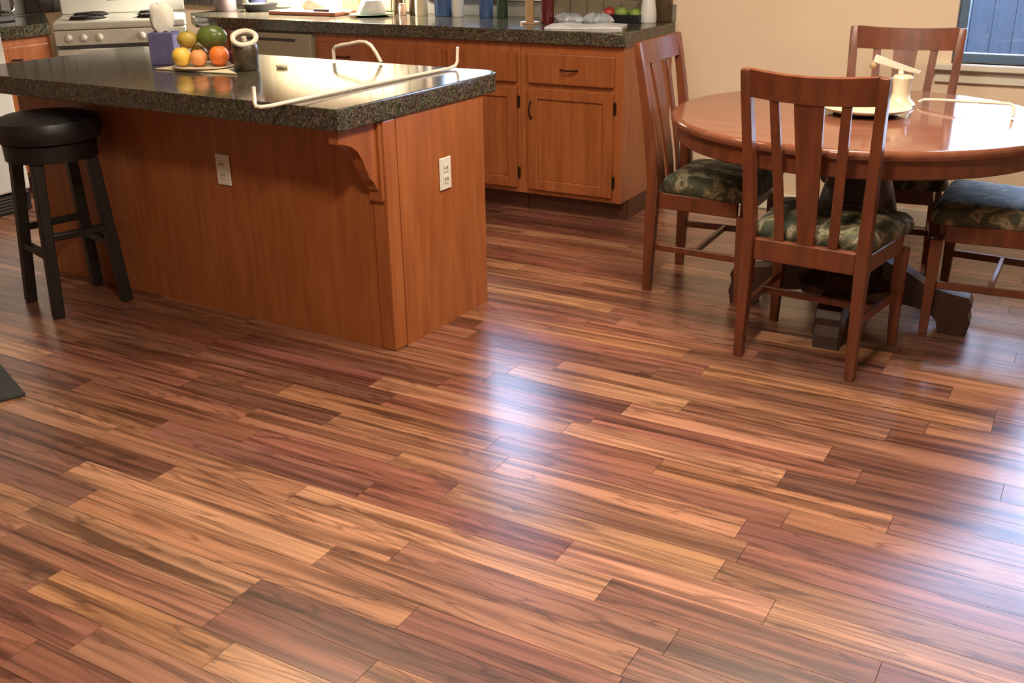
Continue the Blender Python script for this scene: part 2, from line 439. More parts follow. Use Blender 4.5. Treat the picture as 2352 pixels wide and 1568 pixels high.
for i, (z, a, b_, ya, yb_, t) in enumerate(allp):
    g = .0006
    if i < 298 and z < 90:
        o = D.objects.new('plank', unit_me); COL.objects.link(o); o.parent = floor
        o.location = ((a+b_)/2, (ya+yb_)/2, -.006); o.scale = (b_-a-2*g, yb_-ya-2*g, .012)
        o.color = plank_tone(t, rs)
    else:
        rest.box(a+g, b_-g, ya+g, yb_-g, -.012, 0)
o = rest.build('far_planks', 'plank', floor); o.color = (.32, .125, .055, 1); o['kind'] = 'stuff'

# backsplash tiles, set in grout on the back wall
box('grout_bed', 'grout', -4.95, -2.0, YB-.006, YB, .914, W1[2]-.022, parent=wall_back)
tile_me = None
for i in range(30):
    x0 = -4.95+i*.098
    for j in range(5):
        z0 = .918+j*.098
        x1, z1 = x0+.098, z0+.098
        if x1 > -2.10: continue
        if z1 > 1.37: z1 = 1.368
        if z0 > W1[2]-.12 and x1 > W1[0]-.02 and x0 < W1[1]+.02: continue
        if tile_me is None:
            tt = MB().box(-.047, .047, -.004, .004, -.047, .047, .002).build('tile', 'tile', wall_back); tile_me = tt.data
        else:
            tt = D.objects.new('tile', tile_me); COL.objects.link(tt); tt.parent = wall_back
        tt.location = ((x0+x1)/2, YB-.010, (z0+z1)/2); tt.scale = (1, 1, (z1-z0)/.098)
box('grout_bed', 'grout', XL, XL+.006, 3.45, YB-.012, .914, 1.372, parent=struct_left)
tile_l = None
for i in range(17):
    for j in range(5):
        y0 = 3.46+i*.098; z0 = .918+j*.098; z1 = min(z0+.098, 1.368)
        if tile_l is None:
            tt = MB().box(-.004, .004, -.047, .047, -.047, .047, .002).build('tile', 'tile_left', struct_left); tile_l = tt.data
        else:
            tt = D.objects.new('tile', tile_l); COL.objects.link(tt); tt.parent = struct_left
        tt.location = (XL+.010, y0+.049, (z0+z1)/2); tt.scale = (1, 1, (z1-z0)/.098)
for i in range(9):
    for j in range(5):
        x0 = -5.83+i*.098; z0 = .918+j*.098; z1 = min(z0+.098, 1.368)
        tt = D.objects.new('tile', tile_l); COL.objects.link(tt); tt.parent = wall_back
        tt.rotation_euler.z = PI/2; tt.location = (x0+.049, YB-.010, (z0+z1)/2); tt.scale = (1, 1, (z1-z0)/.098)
box('edge_tile', 'tiledk', -2.105, -2.02, YB-.03, YB, .914, 1.37, .003, parent=wall_back)

# exterior
struct(box('ground', 'ground', -14, 10, YB+.15, 22, -.15, -.05))
fe = thing('fence', 'weathered grey board fence standing outside the dining window', 'fence', (0, 8, 0))
for z_ in (.25, .75): box('rail', 'fence', -6, 5, .02, .06, z_, z_+.08, parent=fe)
bme = None
for i in range(78):
    x = -5.9+i*.14
    if bme is None: bo = MB().box(-.0695, .0695, -.01, .018, -.05, .95, .003).build('board', 'fence', fe); bme = bo.data
    else: bo = D.objects.new('board', bme); COL.objects.link(bo); bo.parent = fe
    bo.location = (x, random.uniform(-.004, .004), random.uniform(-.01, .01))

# ------------------------------------------------------------------ kitchen island (own frame: x along the long face, y back)
ISL = (-2.037, 2.708, 0); IR = -.0307; ZI, TI = .8806, .069
isl = thing('kitchen_island', 'honey oak kitchen island base with a curved corbel and wall outlets', 'island', ISL, IR)
IX = -1.93
box('front_panel', 'oak', IX, -.065, 0, .018, 0, ZI-TI-.001, parent=isl)
box('end_panel', 'oak', -.018, 0, .07, .598, .0, ZI-TI-.001, parent=isl)
MB().box(-.064, 0, 0, .069, 0, ZI-TI-.001, .006, 2).build('corner_post', 'oak', isl)
box('carcass', 'oak', IX, -.019, .019, .59, .09, ZI-TI-.002, parent=isl)
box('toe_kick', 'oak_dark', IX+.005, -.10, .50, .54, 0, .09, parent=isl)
for k in range(4):
    a = IX+.03+k*.465
    d_ = box('door', 'oak_door', a, a+.45, .591, .610, .12, .66, .004, parent=isl)
    box('handle', 'bronze', a+.40, a+.412, .611, .63, .50, .60, .003, parent=d_)
    d_ = box('drawer', 'oak_door', a, a+.45, .591, .610, .675, .80, .004, parent=isl)
    box('handle', 'bronze', a+.17, a+.28, .611, .63, .73, .742, .003, parent=d_)
# toe notch filler on the end panel: the panel stops short at the back
# corbel under the overhang, profile in y/z
prof = [(0, 0), (-.195, 0), (-.195, -.045), (-.165, -.05), (-.135, -.058), (-.105, -.08), (-.085, -.11), (-.070, -.15), (-.055, -.18), (-.030, -.20), (-.022, -.225), (0, -.225)]
cb = MB().prism([(y, z) for y, z in prof], -.062, -.018, .003, tf=lambda x, y, z: (z, x-.004, y+ZI-TI-.001)).build('corbel', 'oak_door', isl)
box('back_plate', 'oak_door', -.066, -.006, -.016, -.0005, ZI-TI-.27, ZI-TI-.002, .004, parent=isl)
def outlet(x, y, z, face):
    mb = MB()
    if face == 'front':
        p = box('outlet_plate', 'plate', x-.035, x+.035, y-.007, y-.0005, z-.058, z+.058, .003, parent=isl)
        for dz in (-.02, .02):
            s = MB().box(x-.016, x+.016, y-.0095, y-.0072, z+dz-.014, z+dz+.014, .004, 2).build('socket', 'plate', p)
            box('slot', 'slot', x-.008, x-.005, y-.0105, y-.0096, z+dz-.004, z+dz+.006, parent=p); box('slot', 'slot', x+.005, x+.008, y-.0105, y-.0096, z+dz-.004, z+dz+.006, parent=p)
    else:
        p = box('outlet_plate', 'plate', x+.0005, x+.007, y-.035, y+.035, z-.058, z+.058, .003, parent=isl)
        for dz in (-.02, .02):
            MB().box(x+.0072, x+.0095, y-.016, y+.016, z+dz-.014, z+dz+.014, .004, 2).build('socket', 'plate', p)
            box('slot', 'slot', x+.0096, x+.0105, y-.009, y-.005, z+dz-.005, z+dz+.006, parent=p); box('slot', 'slot', x+.0096, x+.0105, y+.005, y+.009, z+dz-.005, z+dz+.006, parent=p)
    return p
outlet(-.755, 0, .572, 'front'); outlet(0, .335, .571, 'end')

ic = thing('island_countertop', 'dark speckled laminate worktop with thick front edge on the island', 'countertop', (ISL[0], ISL[1], ZI-TI), IR)
outer = [(-2.03, -.212), (-.212, -.214), (-.208, -.214), (.006, -.226), (.008, .672), (-.004, .70), (-.045, .738), (-2.03, .738)]
MB().prism(outer, 0, TI, .005, 2).build('slab', 'granite', ic)
MB().box(-.2130, -.2070, -.2146, -.2125, .002, TI-.004).build('seam', 'slot', ic)

# ------------------------------------------------------------------ back run of base cabinets
CF, ZC, TC = 4.575, .914, .0635
def arch_pull(parent, x, y, z, L=.09, vertical=False):
    pts = []
    for i in range(9):
        u_ = -1+2*i/8; off = .024*(1-u_*u_)+.002
        pts.append((x, y-off, z+u_*L/2) if vertical else (x+u_*L/2, y-off, z))
    MB().tube(pts, [.006 if i in (0, 8) else .0042 for i in range(9)], 6).build('pull_handle', 'bronze', parent, True)
def shaker(parent, kind, x0, x1, z0, z1, y=CF, mat='oak_door', name=None):
    """raised-frame door or slab drawer standing proud of the face frame"""
    if kind == 'drawer':
        d_ = box(name or 'drawer', mat, x0, x1, y-.02, y-.0005, z0, z1, .006, 2, parent=parent)
    else:
        f = .055
        d_ = MB().box(x0, x0+f, y-.02, y-.0005, z0, z1, .004).box(x1-f, x1, y-.02, y-.0005, z0, z1, .004).box(x0+f, x1-f, y-.02, y-.0005, z0, z0+f, .004).box(x0+f, x1-f, y-.02, y-.0005, z1-f, z1, .004).build('door', mat, parent)
        box('door_panel', mat, x0+f-.002, x1-f+.002, y-.012, y-.001, z0+f-.002, z1-f+.002, .004, parent=d_)
    return d_
def base_cabinet(label, x0, x1, cols, drawers=True, hinges=True, end=False):
    c = thing('base_cabinet', label, 'cabinet', (0, 0, 0))
    top = ZC-TC-.001
    box('carcass', 'oak', x0, x1, CF, YB-.004, .10, top, parent=c)
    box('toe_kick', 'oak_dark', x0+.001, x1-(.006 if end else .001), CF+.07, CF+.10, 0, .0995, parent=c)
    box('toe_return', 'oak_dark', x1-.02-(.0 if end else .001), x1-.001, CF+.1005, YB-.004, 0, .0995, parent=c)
    for (a, b_, hs) in cols:
        if drawers:
            d_ = shaker(c, 'drawer', a, b_, .660, .806)
            if hs != 'false': arch_pull(d_, (a+b_)/2, CF-.02, .733)
        d_ = shaker(c, 'door', a, b_, .125, .638)
        if hs in ('right', 'false'):
            hx = b_+.004; px = a+.022
        else:
            hx = a-.004; px = b_-.022
        arch_pull(d_, px, CF-.02, .53, .085, True)
        for hz in (.205, .565): box('hinge', 'bronze', hx-.007, hx+.007, CF-.014, CF-.0006, hz-.028, hz+.028, .002, parent=d_)
    return c
base_cabinet('right-end oak base cabinet with one drawer over one door, beside the left dining chair', -2.566, -2.012, [(-2.522, -2.056, 'right')], end=True)
base_cabinet('wide oak base cabinet behind the island end, with two plain drawer fronts', -3.46, -2.568, [(-3.43, -3.03, 'false'), (-2.99, -2.585, 'false')])
base_cabinet('narrow oak base cabinet next to the dishwasher on the back wall', -3.865, -3.462, [(-3.84, -3.485, 'left')])
# dishwasher
dw = thing('dishwasher', 'bisque dishwasher set under the back counter beside oak cabinets', 'dishwasher', (0, 0, 0))
box('body', 'bisque', -4.475, -3.872, CF, YB-.05, .10, ZC-TC-.002, parent=dw)
box('door', 'bisque', -4.47, -3.877, CF-.03, CF-.0005, .13, .70, .008, 2, parent=dw)
pn = box('control_panel', 'bisque', -4.47, -3.877, CF-.034, CF-.0005, .707, .842, .008, 2, parent=dw)
box('handle_recess', 'slot', -4.36, -3.98, CF-.0355, CF-.0342, .800, .815, parent=pn)
for k in range(5): box('button', 'bisque', -4.44+k*.05, -4.41+k*.05, CF-.037, CF-.0342, .745, .765, .001, parent=pn)
box('toe_panel', 'black', -4.47, -3.877, CF+.05, CF+.07, 0, .0995, parent=dw)
base_cabinet('slim oak filler cabinet left of the dishwasher near the stove', -4.73, -4.478, [(-4.71, -4.50, 'left')])
# back worktop
bc = thing('back_countertop', 'long dark speckled laminate worktop along the back wall', 'countertop', (0, 0, ZC-TC))
MB().prism([(-4.74, 4.549), (-2.012, 4.549), (-1.998, 4.563), (-1.998, YB-.012), (-4.95, YB-.012), (-4.95, 4.72)], 0, TC, .006, 2).build('slab', 'granite', bc)

# upper cabinets (above the frame, seen in reflections)
def upper(label, x0, x1, n):
    c = thing('wall_cabinet', label, 'cabinet')
    box('carcass', 'oak', x0, x1, 4.86, YB-.014, 1.372, 2.13, parent=c)
    box('added_valance', 'oak', x0, x1, 4.862, 4.880, 1.315, 1.3715, .003, parent=c)  # unseen valance added to hide the tube from the worktop's reflection
    wd = (x1-x0)/n
    for k in range(n):
        d_ = shaker(c, 'door', x0+k*wd+.01, x0+(k+1)*wd-.01, 1.385, 2.115, y=4.86)
        arch_pull(d_, x0+k*wd+(.04 if k % 2 else wd-.04), 4.84, 1.47, .085, True)
    return c
upper('oak wall cabinet hung over the back counter left of the kitchen window', -4.95, -3.62, 3)
upper('oak wall cabinet hung over the back counter right of the kitchen window', -2.68, -2.06, 2)
ul = thing('under_cabinet_light', 'slim white light bar fixed under the left wall cabinet', 'light')
box('housing', 'white', -4.66, -3.82, 4.985, 5.055, 1.3635, 1.3715, parent=ul)

# ------------------------------------------------------------------ left run: cabinet, worktop, fridge, stove
lc = thing('base_cabinet', 'small oak base cabinet with one drawer between fridge and stove', 'cabinet')
LX = -5.245
box('carcass', 'oak', XL+.004, LX, 3.46, 3.93, .10, ZC-TC-.001, parent=lc)
box('toe_kick', 'oak_dark', LX-.10, LX-.07, 3.46, 3.93, 0, .0995, parent=lc)
d_ = box('drawer', 'oak_door', LX+.0005, LX+.02, 3.475, 3.905, .675, .81, .006, 2, parent=lc)
MB().tube([(LX+.02, 3.66, .74), (LX+.04, 3.67, .74), (LX+.046, 3.69, .74), (LX+.04, 3.71, .74), (LX+.02, 3.72, .74)], .005, 6).build('pull_handle', 'bronze', d_, True)
d_ = box('door', 'oak_door', LX+.0005, LX+.02, 3.475, 3.905, .125, .655, .006, 2, parent=lc)
lt = thing('left_countertop', 'short dark speckled worktop left of the white stove', 'countertop', (0, 0, ZC-TC))
MB().prism([(XL+.004, 3.455), (LX+.03, 3.455), (LX+.03, 3.925), (XL+.004, 4.38)], 0, TC, .006, 2).build('slab', 'granite', lt)

fr = thing('refrigerator', 'white refrigerator at the left edge behind the bar stool', 'refrigerator')
box('body', 'white2', XL+.02, -5.02, 2.52, 3.44, .02, 1.75, .008, 2, parent=fr)
box('fridge_door', 'white2', -5.018, -4.955, 2.525, 3.435, .11, 1.20, .012, 3, parent=fr)
box('freezer_door', 'white2', -5.018, -4.955, 2.525, 3.435, 1.21, 1.745, .012, 3, parent=fr)
MB().tube([(-4.955, 2.60, .70), (-4.92, 2.60, .72), (-4.92, 2.60, 1.12), (-4.955, 2.60, 1.14)], .012, 8).build('handle', 'white2', fr, True)
g_ = box('toe_grille', 'black', -5.015, -4.965, 2.53, 3.43, .0, .10, .003, parent=fr)
for k in range(5): box('louver', 'slot', -4.9648, -4.962, 2.56, 3.40, .015+k*.017, .024+k*.017, parent=g_)

# stove stands diagonally across the corner; own frame: x to the right along its front, y to the back
a_ = Vector((-5.225, 3.945)); b_ = Vector((-4.728, 4.468))
ang = math.atan2(b_.y-a_.y, b_.x-a_.x); SWD = (b_-a_).length
st = thing('stove', 'white electric range set diagonally in the kitchen corner', 'stove', (a_.x, a_.y, 0), ang)
box('body', 'white', .003, SWD-.003, .03, .58, .08, .868, .004, parent=st)
ckt = box('cooktop', 'white', 0, SWD, -.012, .60, .870, .914, .012, 3, parent=st)
bgd = box('backguard', 'white', 0, SWD, .545, .60, .915, 1.10, .01, 3, parent=st)
box('display', 'lcd', SWD*.38, SWD*.62, .5435, .5446, .99, 1.06, parent=bgd)
pn = box('control_panel', 'white', .004, SWD-.004, -.012, .0295, .785, .867, .006, 2, parent=st)
for k, x in enumerate((.075, .155, .24, .47, .55, .635)):
    MB().lathe([(.022, 0), (.022, .006), (.017, .010), (.015, .024), (.011, .027), (0, .027)], n=16).build('control_knob', 'white', pn, True).matrix_local = Matrix.Translation((x, -.0125, .826)) @ Matrix.Rotation(PI/2, 4, 'X')
od = box('oven_door', 'white', .006, SWD-.006, -.016, .0285, .22, .765, .008, 3, parent=st)
MB().tube([(.09, -.016, .735), (.09, -.05, .735), (SWD-.09, -.05, .735), (SWD-.09, -.016, .735)], .011, 8).build('oven_handle', 'white', od, True)
box('oven_window', 'lcd', .14, SWD-.14, -.0175, -.0162, .36, .62, parent=od)
box('vent_gap', 'slot', .02, SWD-.02, -.0005, .0292, .768, .783, parent=st)
box('storage_drawer', 'white', .006, SWD-.006, -.014, .0285, .085, .212, .008, 3, parent=st)
box('foot_plinth', 'black', .02, SWD-.02, .06, .56, 0, .0795, parent=st)
for (x, y) in ((.18, .15), (.18, .41), (.55, .15), (.55, .41)):
    gr = MB()
    for k in range(3):
        r_ = .03+.028*k
        gr.tube([(x+r_*math.cos(2*PI*i/20), y+r_*math.sin(2*PI*i/20), .926) for i in range(21)], .007, 6, False)
    gr.box(x-.10, x+.10, y-.006, y+.006, .915, .922).box(x-.006, x+.006, y-.10, y+.10, .915, .9225)
    g2 = gr.build('burner_coil', 'iron', st, True)
    MB().lathe([(.108, 0), (.112, .004), (.098, .004), (.09, .001)], (x, y, .9142), 28).build('drip_pan', 'chrome', g2, True)

# ------------------------------------------------------------------ bar stool
bs = thing('bar_stool', 'black backless bar stool with round padded seat and slanted legs', 'stool', (-3.503, 2.546, 0), math.radians(-16))
MB().lathe([(0, .655), (.165, .655), (.188, .665), (.197, .69), (.197, .715), (.188, .738), (.15, .752), (.08, .757), (0, .758)], n=40).build('seat_cushion', 'leather', bs, True)
MB().lathe([(.150, .590), (.168, .592), (.170, .6545), (.10, .6545), (.10, .590)], n=40).build('seat_ring', 'blackwood', bs, True)
FT = [(-.139, -.139), (.139, -.139), (.139, .139), (-.139, .139)]
FTOP = .104
for (x, y) in FT:
    k = FTOP/.139
    MB().sweep([(x, y, 0), (x*k, y*k, .5895)], [(.040, .040), (.042, .042)], b=.004).build('leg', 'blackwood', bs)
def at_z(x, y, z): t = z/.5895; return Vector((x*(1-t)+x*FTOP/.139*t, y*(1-t)+y*FTOP/.139*t, z))
for i in range(4):
    a2, b2 = FT[i], FT[(i+1) % 4]
    z = .24 if i % 2 == 0 else .31
    p, q = at_z(*a2, z), at_z(*b2, z); dv = (q-p).normalized()*.018
    MB().sweep([p+dv, q-dv], (.024, .034), side=(0, 0, 1), b=.003).build('stretcher', 'blackwood', bs)

# ------------------------------------------------------------------ dining chairs
HC, WT, WF, LEAN = .983, .423, .386, .078
def chair(label, group):
    c = thing('dining_chair', label, 'chair', group=group)
    def post_pt(sg, z):
        if z <= .45: t = z/.45; return Vector((sg*(WF/2-.004*t), -.012*(1-t), z))
        t = (z-.45)/(HC-.45); return Vector((sg*((WF/2-.004)*(1-t)+(WT/2)*t), -LEAN*t**1.25, z))
    for sg in (-1, 1):
        zs = [0, .2, .38, .45, .56, .68, .80, .90, .975]
        MB().sweep([post_pt(sg, z) for z in zs], [(.030, .034), (.034, .040), (.038, .046), (.038, .046), (.036, .042), (.034, .036), (.033, .031), (.032, .028), (.031, .025)], b=.004, seg=2).build('back_post', 'cherry', c, True)
        MB().sweep([(sg*.218, .375, 0), (sg*.214, .372, .20), (sg*.214, .372, .355)], [(.028, .028), (.036, .036), (.042, .042)], b=.003).build('front_leg', 'cherry', c)
    # curved top rail, wide between the posts
    n = 12; front, rings = [], []
    for i in range(n+1):
        u_ = -1+2*i/n; x = u_*(WT/2-.0165); bow = .030*(1-u_*u_)
        zt = HC-.004-.010*(1-u_*u_); zb = .890-.006*(1-u_*u_)
        yt = post_pt(1, zt).y-bow; yb2 = post_pt(1, zb).y-bow
        th = .011
        rings.append([(x, yb2-th, zb), (x, yb2+th, zb), (x, yt+th, zt-.003), (x, yt+th*.3, zt), (x, yt-th, zt-.004)])
    MB().loft(rings).build('top_rail', 'cherry', c, True)
    # rear seat rail and lower back rail
    MB().box(-(WF/2-.024), WF/2-.024, -.014, .014, .352, .425, .004).build('back_seat_rail', 'cherry', c)
    # fan of two slats and a broad splat, bowed with the rail
    def slat(name, xt, xb_, wt, wb, th):
        pts, sz = [], []
        for i in range(8):
            t = i/7; z = .424+t*(.887-.424)
            x = xb_+(xt-xb_)*t; u_ = x/(WT/2)
            y = post_pt(1, z).y-.026*(1-u_*u_)*t
            pts.append((x, y, z)); sz.append((wb+(wt-wb)*t, th))
        MB().sweep(pts, sz, b=.002).build(name, 'cherry', c, True)
    slat('splat', 0, 0, .094, .056, .011)
    for sg in (-1, 1): slat('slat', sg*.112, sg*.088, .030, .032, .011)
    # seat frame
    MB().sweep([(-.190, .362, .378), (.190, .362, .378)], (.022, .062), side=(0, 1, 0), b=.003).build('seat_rail', 'cherry', c)
    for sg in (-1, 1):
        MB().sweep([(sg*.184, .022, .378), (sg*.210, .348, .378)], (.022, .062), side=(sg, 0, 0), b=.003).build('seat_rail', 'cherry', c)
        MB().sweep([(sg*.186, .014, .185), (sg*.210, .356, .185)], (.016, .026), side=(1, 0, 0), b=.002).build('stretcher', 'cherry', c)
    MB().sweep([(-.197, .18, .185), (.197, .18, .185)], (.016, .024), side=(0, 1, 0), b=.002).build('stretcher', 'cherry', c)
    # upholstered pad: rounded trapezoid, notched clear of the posts, domed
    def outline(k, z):
        pts = []
        yb2, yf = .030, .405; hb, hf = .196, .238
        cs = [(-hb, yb2, PI, 1.5*PI), (hb, yb2, 1.5*PI, 2*PI), (hf, yf, 0, .5*PI), (-hf, yf, .5*PI, PI)]
        R_ = .035
        for (x, y, a0, a1) in cs:
            cx_ = x-math.copysign(R_, x); cy_ = y+(R_ if y < .2 else -R_)
            for i in range(7):
                a = a0+(a1-a0)*i/6
                pts.append(((cx_+R_*math.cos(a))*k, .2175+(cy_+R_*math.sin(a)-.2175)*k, z))
        return pts
    MB().loft([outline(.97, .410), outline(1.0, .420), outline(1.012, .440), outline(.985, .458), outline(.92, .472), outline(.78, .481), outline(.5, .486), outline(.1, .487)]).build('seat_cushion', 'fabric', c, True)
    return c
cA = chair('cherry dining chair seen from behind, nearest the camera with its back to us', 'dining chairs round the table')
cA.location = (-.771, 3.236, 0); cA.rotation_euler.z = -.088
for (lab, x, y, rz) in (
    ('cherry dining chair in profile beside the oak cabinet end, at the table\'s left', -1.503, 3.919, -1.55),
    ('cherry dining chair facing us with its back to the cream wall, beyond the table', -.766, 4.575, 3.257),
    ('cherry dining chair cut by the right edge of the picture, olive cushion in view', -.068, 3.965, PI/2)):
    k_ = copy_tree(cA); k_['label'] = lab; k_.location = (x, y, 0); k_.rotation_euler = (0, 0, rz)

# ------------------------------------------------------------------ dining table
TX, TY, TR = -.785, 3.915, 0.0; TA, TB, TZ = .680, .665, .735
tb = thing('dining_table', 'round glossy cherry pedestal dining table with scrolled dark feet', 'table', (TX, TY, 0), TR)
def ell(k, z, n=72, dx=0): return [((TA+k)*math.cos(2*PI*i/n), (TB+k)*math.sin(2*PI*i/n), z) for i in range(n)]
MB().loft([ell(-.012, .703), ell(-.003, .706), ell(0, .714), ell(0, .722), ell(-.003, .730), ell(-.008, .7335), ell(-.014, TZ), ell(-.020, TZ), ell(-.3, TZ), ell(-.6, TZ)]).build('tabletop', 'cherry_top', tb, True)
MB().loft([ell(-.030, .640), ell(-.026, .644), ell(-.026, .7025), ell(-.06, .7025), ell(-.06, .640)]).build('apron', 'cherry', tb, True)
PX, PY = Matrix.Rotation(-TR, 2) @ Vector((-.735-TX, 3.80-TY))
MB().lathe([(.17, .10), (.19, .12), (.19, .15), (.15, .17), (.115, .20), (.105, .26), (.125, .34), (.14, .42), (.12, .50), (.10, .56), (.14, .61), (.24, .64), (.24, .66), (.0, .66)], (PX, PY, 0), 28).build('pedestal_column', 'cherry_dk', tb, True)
fp = [(.12, .10), (.12, .245), (.20, .215), (.28, .165), (.37, .150), (.425, .142), (.438, .115), (.425, .085), (.440, .05), (.430, .0), (.335, .0), (.330, .045), (.300, .075), (.24, .085), (.18, .09)]
for k in range(4):
    an = math.radians(3)+k*PI/2-TR
    rad = 1.0 if k % 2 == 0 else .86
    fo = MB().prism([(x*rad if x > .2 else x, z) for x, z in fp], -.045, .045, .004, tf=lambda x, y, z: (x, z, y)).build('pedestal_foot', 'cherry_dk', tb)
    fo.location = (PX, PY, 0); fo.rotation_euler = (0, 0, an)

# ------------------------------------------------------------------ things on the table
dish = thing('serving_dish', 'round cream dish with a dark base on the dining table', 'dish', (-.768, 3.935, TZ))
MB().lathe([(0, .0005), (.10, .0005), (.115, .006), (.112, .012), (0, .012)], n=32).build('dark_base', 'black', dish, True)
MB().lathe([(0, .0125), (.126, .0125), (.156, .022), (.160, .028), (.154, .028), (.12, .020), (0, .018)], n=36).build('bowl', 'cream', dish, True)
hs = thing('lamp_post_holder', 'cream flared post with a slanted arm standing on the dining table', 'holder', (-.688, 4.150, TZ))
MB().lathe([(0, .0005), (.052, .0005), (.056, .008), (.050, .016), (.036, .028), (.031, .05), (.034, .085), (.038, .105), (.030, .115), (0, .117)], n=24).build('post', 'cream', hs, True)
MB().sweep([(-.100, -.045, .176), (-.03, -.01, .150), (.055, .03, .122)], [(.030, .022), (.024, .018), (.014, .012)], side=(0, 0, 1), b=.003).build('arm', 'cream_metal', hs)
MB().sweep([(-.008, 0, .1165), (-.01, 0, .140)], (.018, .018), b=.002).build('arm_bracket', 'cream_metal', hs)
MB().ball((-.103, -.044, .150), .014, sub=2).build('knob', 'tan', hs, True)
rd = tag(MB().tube([(-.628, 4.200, TZ+.012), (-.610, 4.200, TZ+.022), (-.55, 4.185, TZ+.027), (-.42, 4.13, TZ+.036), (-.305, 4.075, TZ+.046), (-.290, 4.066, TZ+.040), (-.286, 4.05, TZ+.0065)], .0058, 8).build('bent_rod', 'cream_metal', None, True),
         'thin pale metal rod with a bent-down end lying on the dining table', 'rod')

# ------------------------------------------------------------------ things on the island
def isl_w(x, y): return x, y
mt = tag(MB().prism([(-.21, -.14), (.20, -.13), (.10, -.065), (.05, .10), (-.16, .13)], 0, .006, .002).build('placemat', 'mat_w'), 'cream placemat under the fruit plate on the island', 'placemat')
mt.location = (-3.09, 3.07, ZI+.0005); mt.rotation_euler.z = math.radians(2)
PLX, PLY, PLZ = -3.135, 3.035, ZI+.007
fpz = tag(MB().lathe([(0, 0), (.085, 0), (.124, .004), (.126, .008), (.09, .007), (0, .006)], n=36).build('fruit_plate', 'cream', None, True), 'shallow cream plate holding the fruit on the island', 'plate')
fpz.location = (PLX, PLY, PLZ)
def fruit(name, label, mat, x, y, z, r_, sc_=(1, 1, 1), rot=None, stem=True, cat='fruit'):
    t = thing(name, label, cat, (x, y, z))
    b0 = MB().ball((0, 0, 0), r_, sc_, rot, 3)
    for v in b0.bm.verts:      # dimple at the top
        d2 = (v.co.x**2+v.co.y**2)/(r_*r_)
        if v.co.z > 0 and d2 < .12: v.co.z -= r_*.12*(1-d2/.12)
    b0.build('flesh', mat, t, True)
    if stem: MB().tube([(0, 0, r_*sc_[2]*.82), (.003, .001, r_*sc_[2]*1.10)], .0025, 6).build('stem', 'brown', t, True)
    return t
bz = PLZ+.007
rx, ry = math.cos(math.radians(33)), math.sin(math.radians(33))  # to the right as the plate is seen
def pl(a, b_): return PLX+a*.84-b_*.5*0-b_*.54, PLY+a*.54+b_*.84
x, y = pl(-.078, -.04); fruit('yellow_apple', 'yellow apple at the left of the fruit plate', 'yellow', x, y, bz+.038, .038)
x, y = pl(-.012, -.045); fruit('peach', 'blushed peach between the yellow apple and the orange', 'peach', x, y, bz+.033, .033)
x, y = pl(.068, -.045); fruit('orange', 'bright orange at the front right of the fruit plate', 'orange', x, y, bz+.039, .039, stem=False)
x, y = pl(.110, .02); fruit('plum', 'dark red plum at the right behind the orange', 'plum', x, y, bz+.030, .030)
x, y = pl(-.03, .04); fruit('apple', 'olive yellow apple hidden at the back of the fruit plate', 'pear', x, y, bz+.036, .036)
x, y = pl(.045, .045); fruit('apple', 'reddish apple underneath the green mango', 'peach', x, y, bz+.036, .036)
x, y = pl(-.058, .004); fruit('pear', 'olive yellow pear lying on top of the fruit pile', 'pear', x, y, bz+.098, .036, (1.15, .95, .92), (math.radians(33), 'Z'))
x, y = pl(.036, .010); fruit('mango', 'large dark green mango on top of the fruit pile', 'mango', x, y, bz+.106, .047, (1.28, .92, .95), (math.radians(33), 'Z'), stem=False)
tis = thing('tissue_box', 'purple tissue box with a white tissue standing up on the island', 'tissue box', (-3.400, 3.085, ZI+.0005), math.radians(28))
MB().box(-.050, .050, -.050, .050, 0, .125, .002).build('carton', 'purple', tis)
box('carton_lilac_side', 'lilac', .0501, .0508, -.044, .044, .012, .115, parent=tis)  # paler lilac sheet over the carton's right side
rings = []
for z, a, b_, tw in ((.1255, .030, .014, 0), (.145, .044, .022, .1), (.18, .049, .022, .15), (.212, .046, .018, .2), (.228, .038, .012, .2), (.234, .024, .005, .2)):
    rings.append([(a*(1+.12*math.sin(5*t+z*40))*math.cos(t+tw), b_*(1+.2*math.sin(3*t+z*60))*math.sin(t+tw), z+.006*math.sin(4*t)) for t in [2*PI*i/20 for i in range(20)]])
MB().loft(rings).build('tissue', 'paper', tis, True)
pot = thing('pot', 'dark brown stoneware pot with a cream ring handle beside the fruit', 'pot', (-2.945, 3.065, ZI+.0005), math.radians(28))
MB().lathe([(0, 0), (.042, 0), (.048, .008), (.050, .075), (.047, .095), (.042, .100), (.038, .100), (.036, .06), (0, .055)], n=28).build('body', 'potbrown', pot, True)
MB().lathe([(0, .1005), (.042, .1005), (.036, .106), (0, .108)], n=28).build('lid', 'potbrown', pot, True)
cc = Vector((.006, -.012, .122)); ax = Vector((.35, -.55, .75)).normalized(); p1 = ax.orthogonal().normalized(); p2 = ax.cross(p1)
pts = [cc+(p1*math.cos(2*PI*i/26)*.048+p2*math.sin(2*PI*i/26)*.034) for i in range(27)]
MB().tube(pts, .010, 8, False).build('ring_handle', 'cream_metal', pot, True)
MB().tube([(.002, 0, .1075), (.002, -.004, .125)], .010, 8).build('handle_base', 'cream_metal', pot, True)
tag(MB().box(-.022, .022, -.012, .012, 0, .012, .004, 2).build('wrapped_sweet', 'cream'), 'small pale packet beside the brown pot on the island', 'packet').location = (-2.86, 3.17, ZI+.0005)
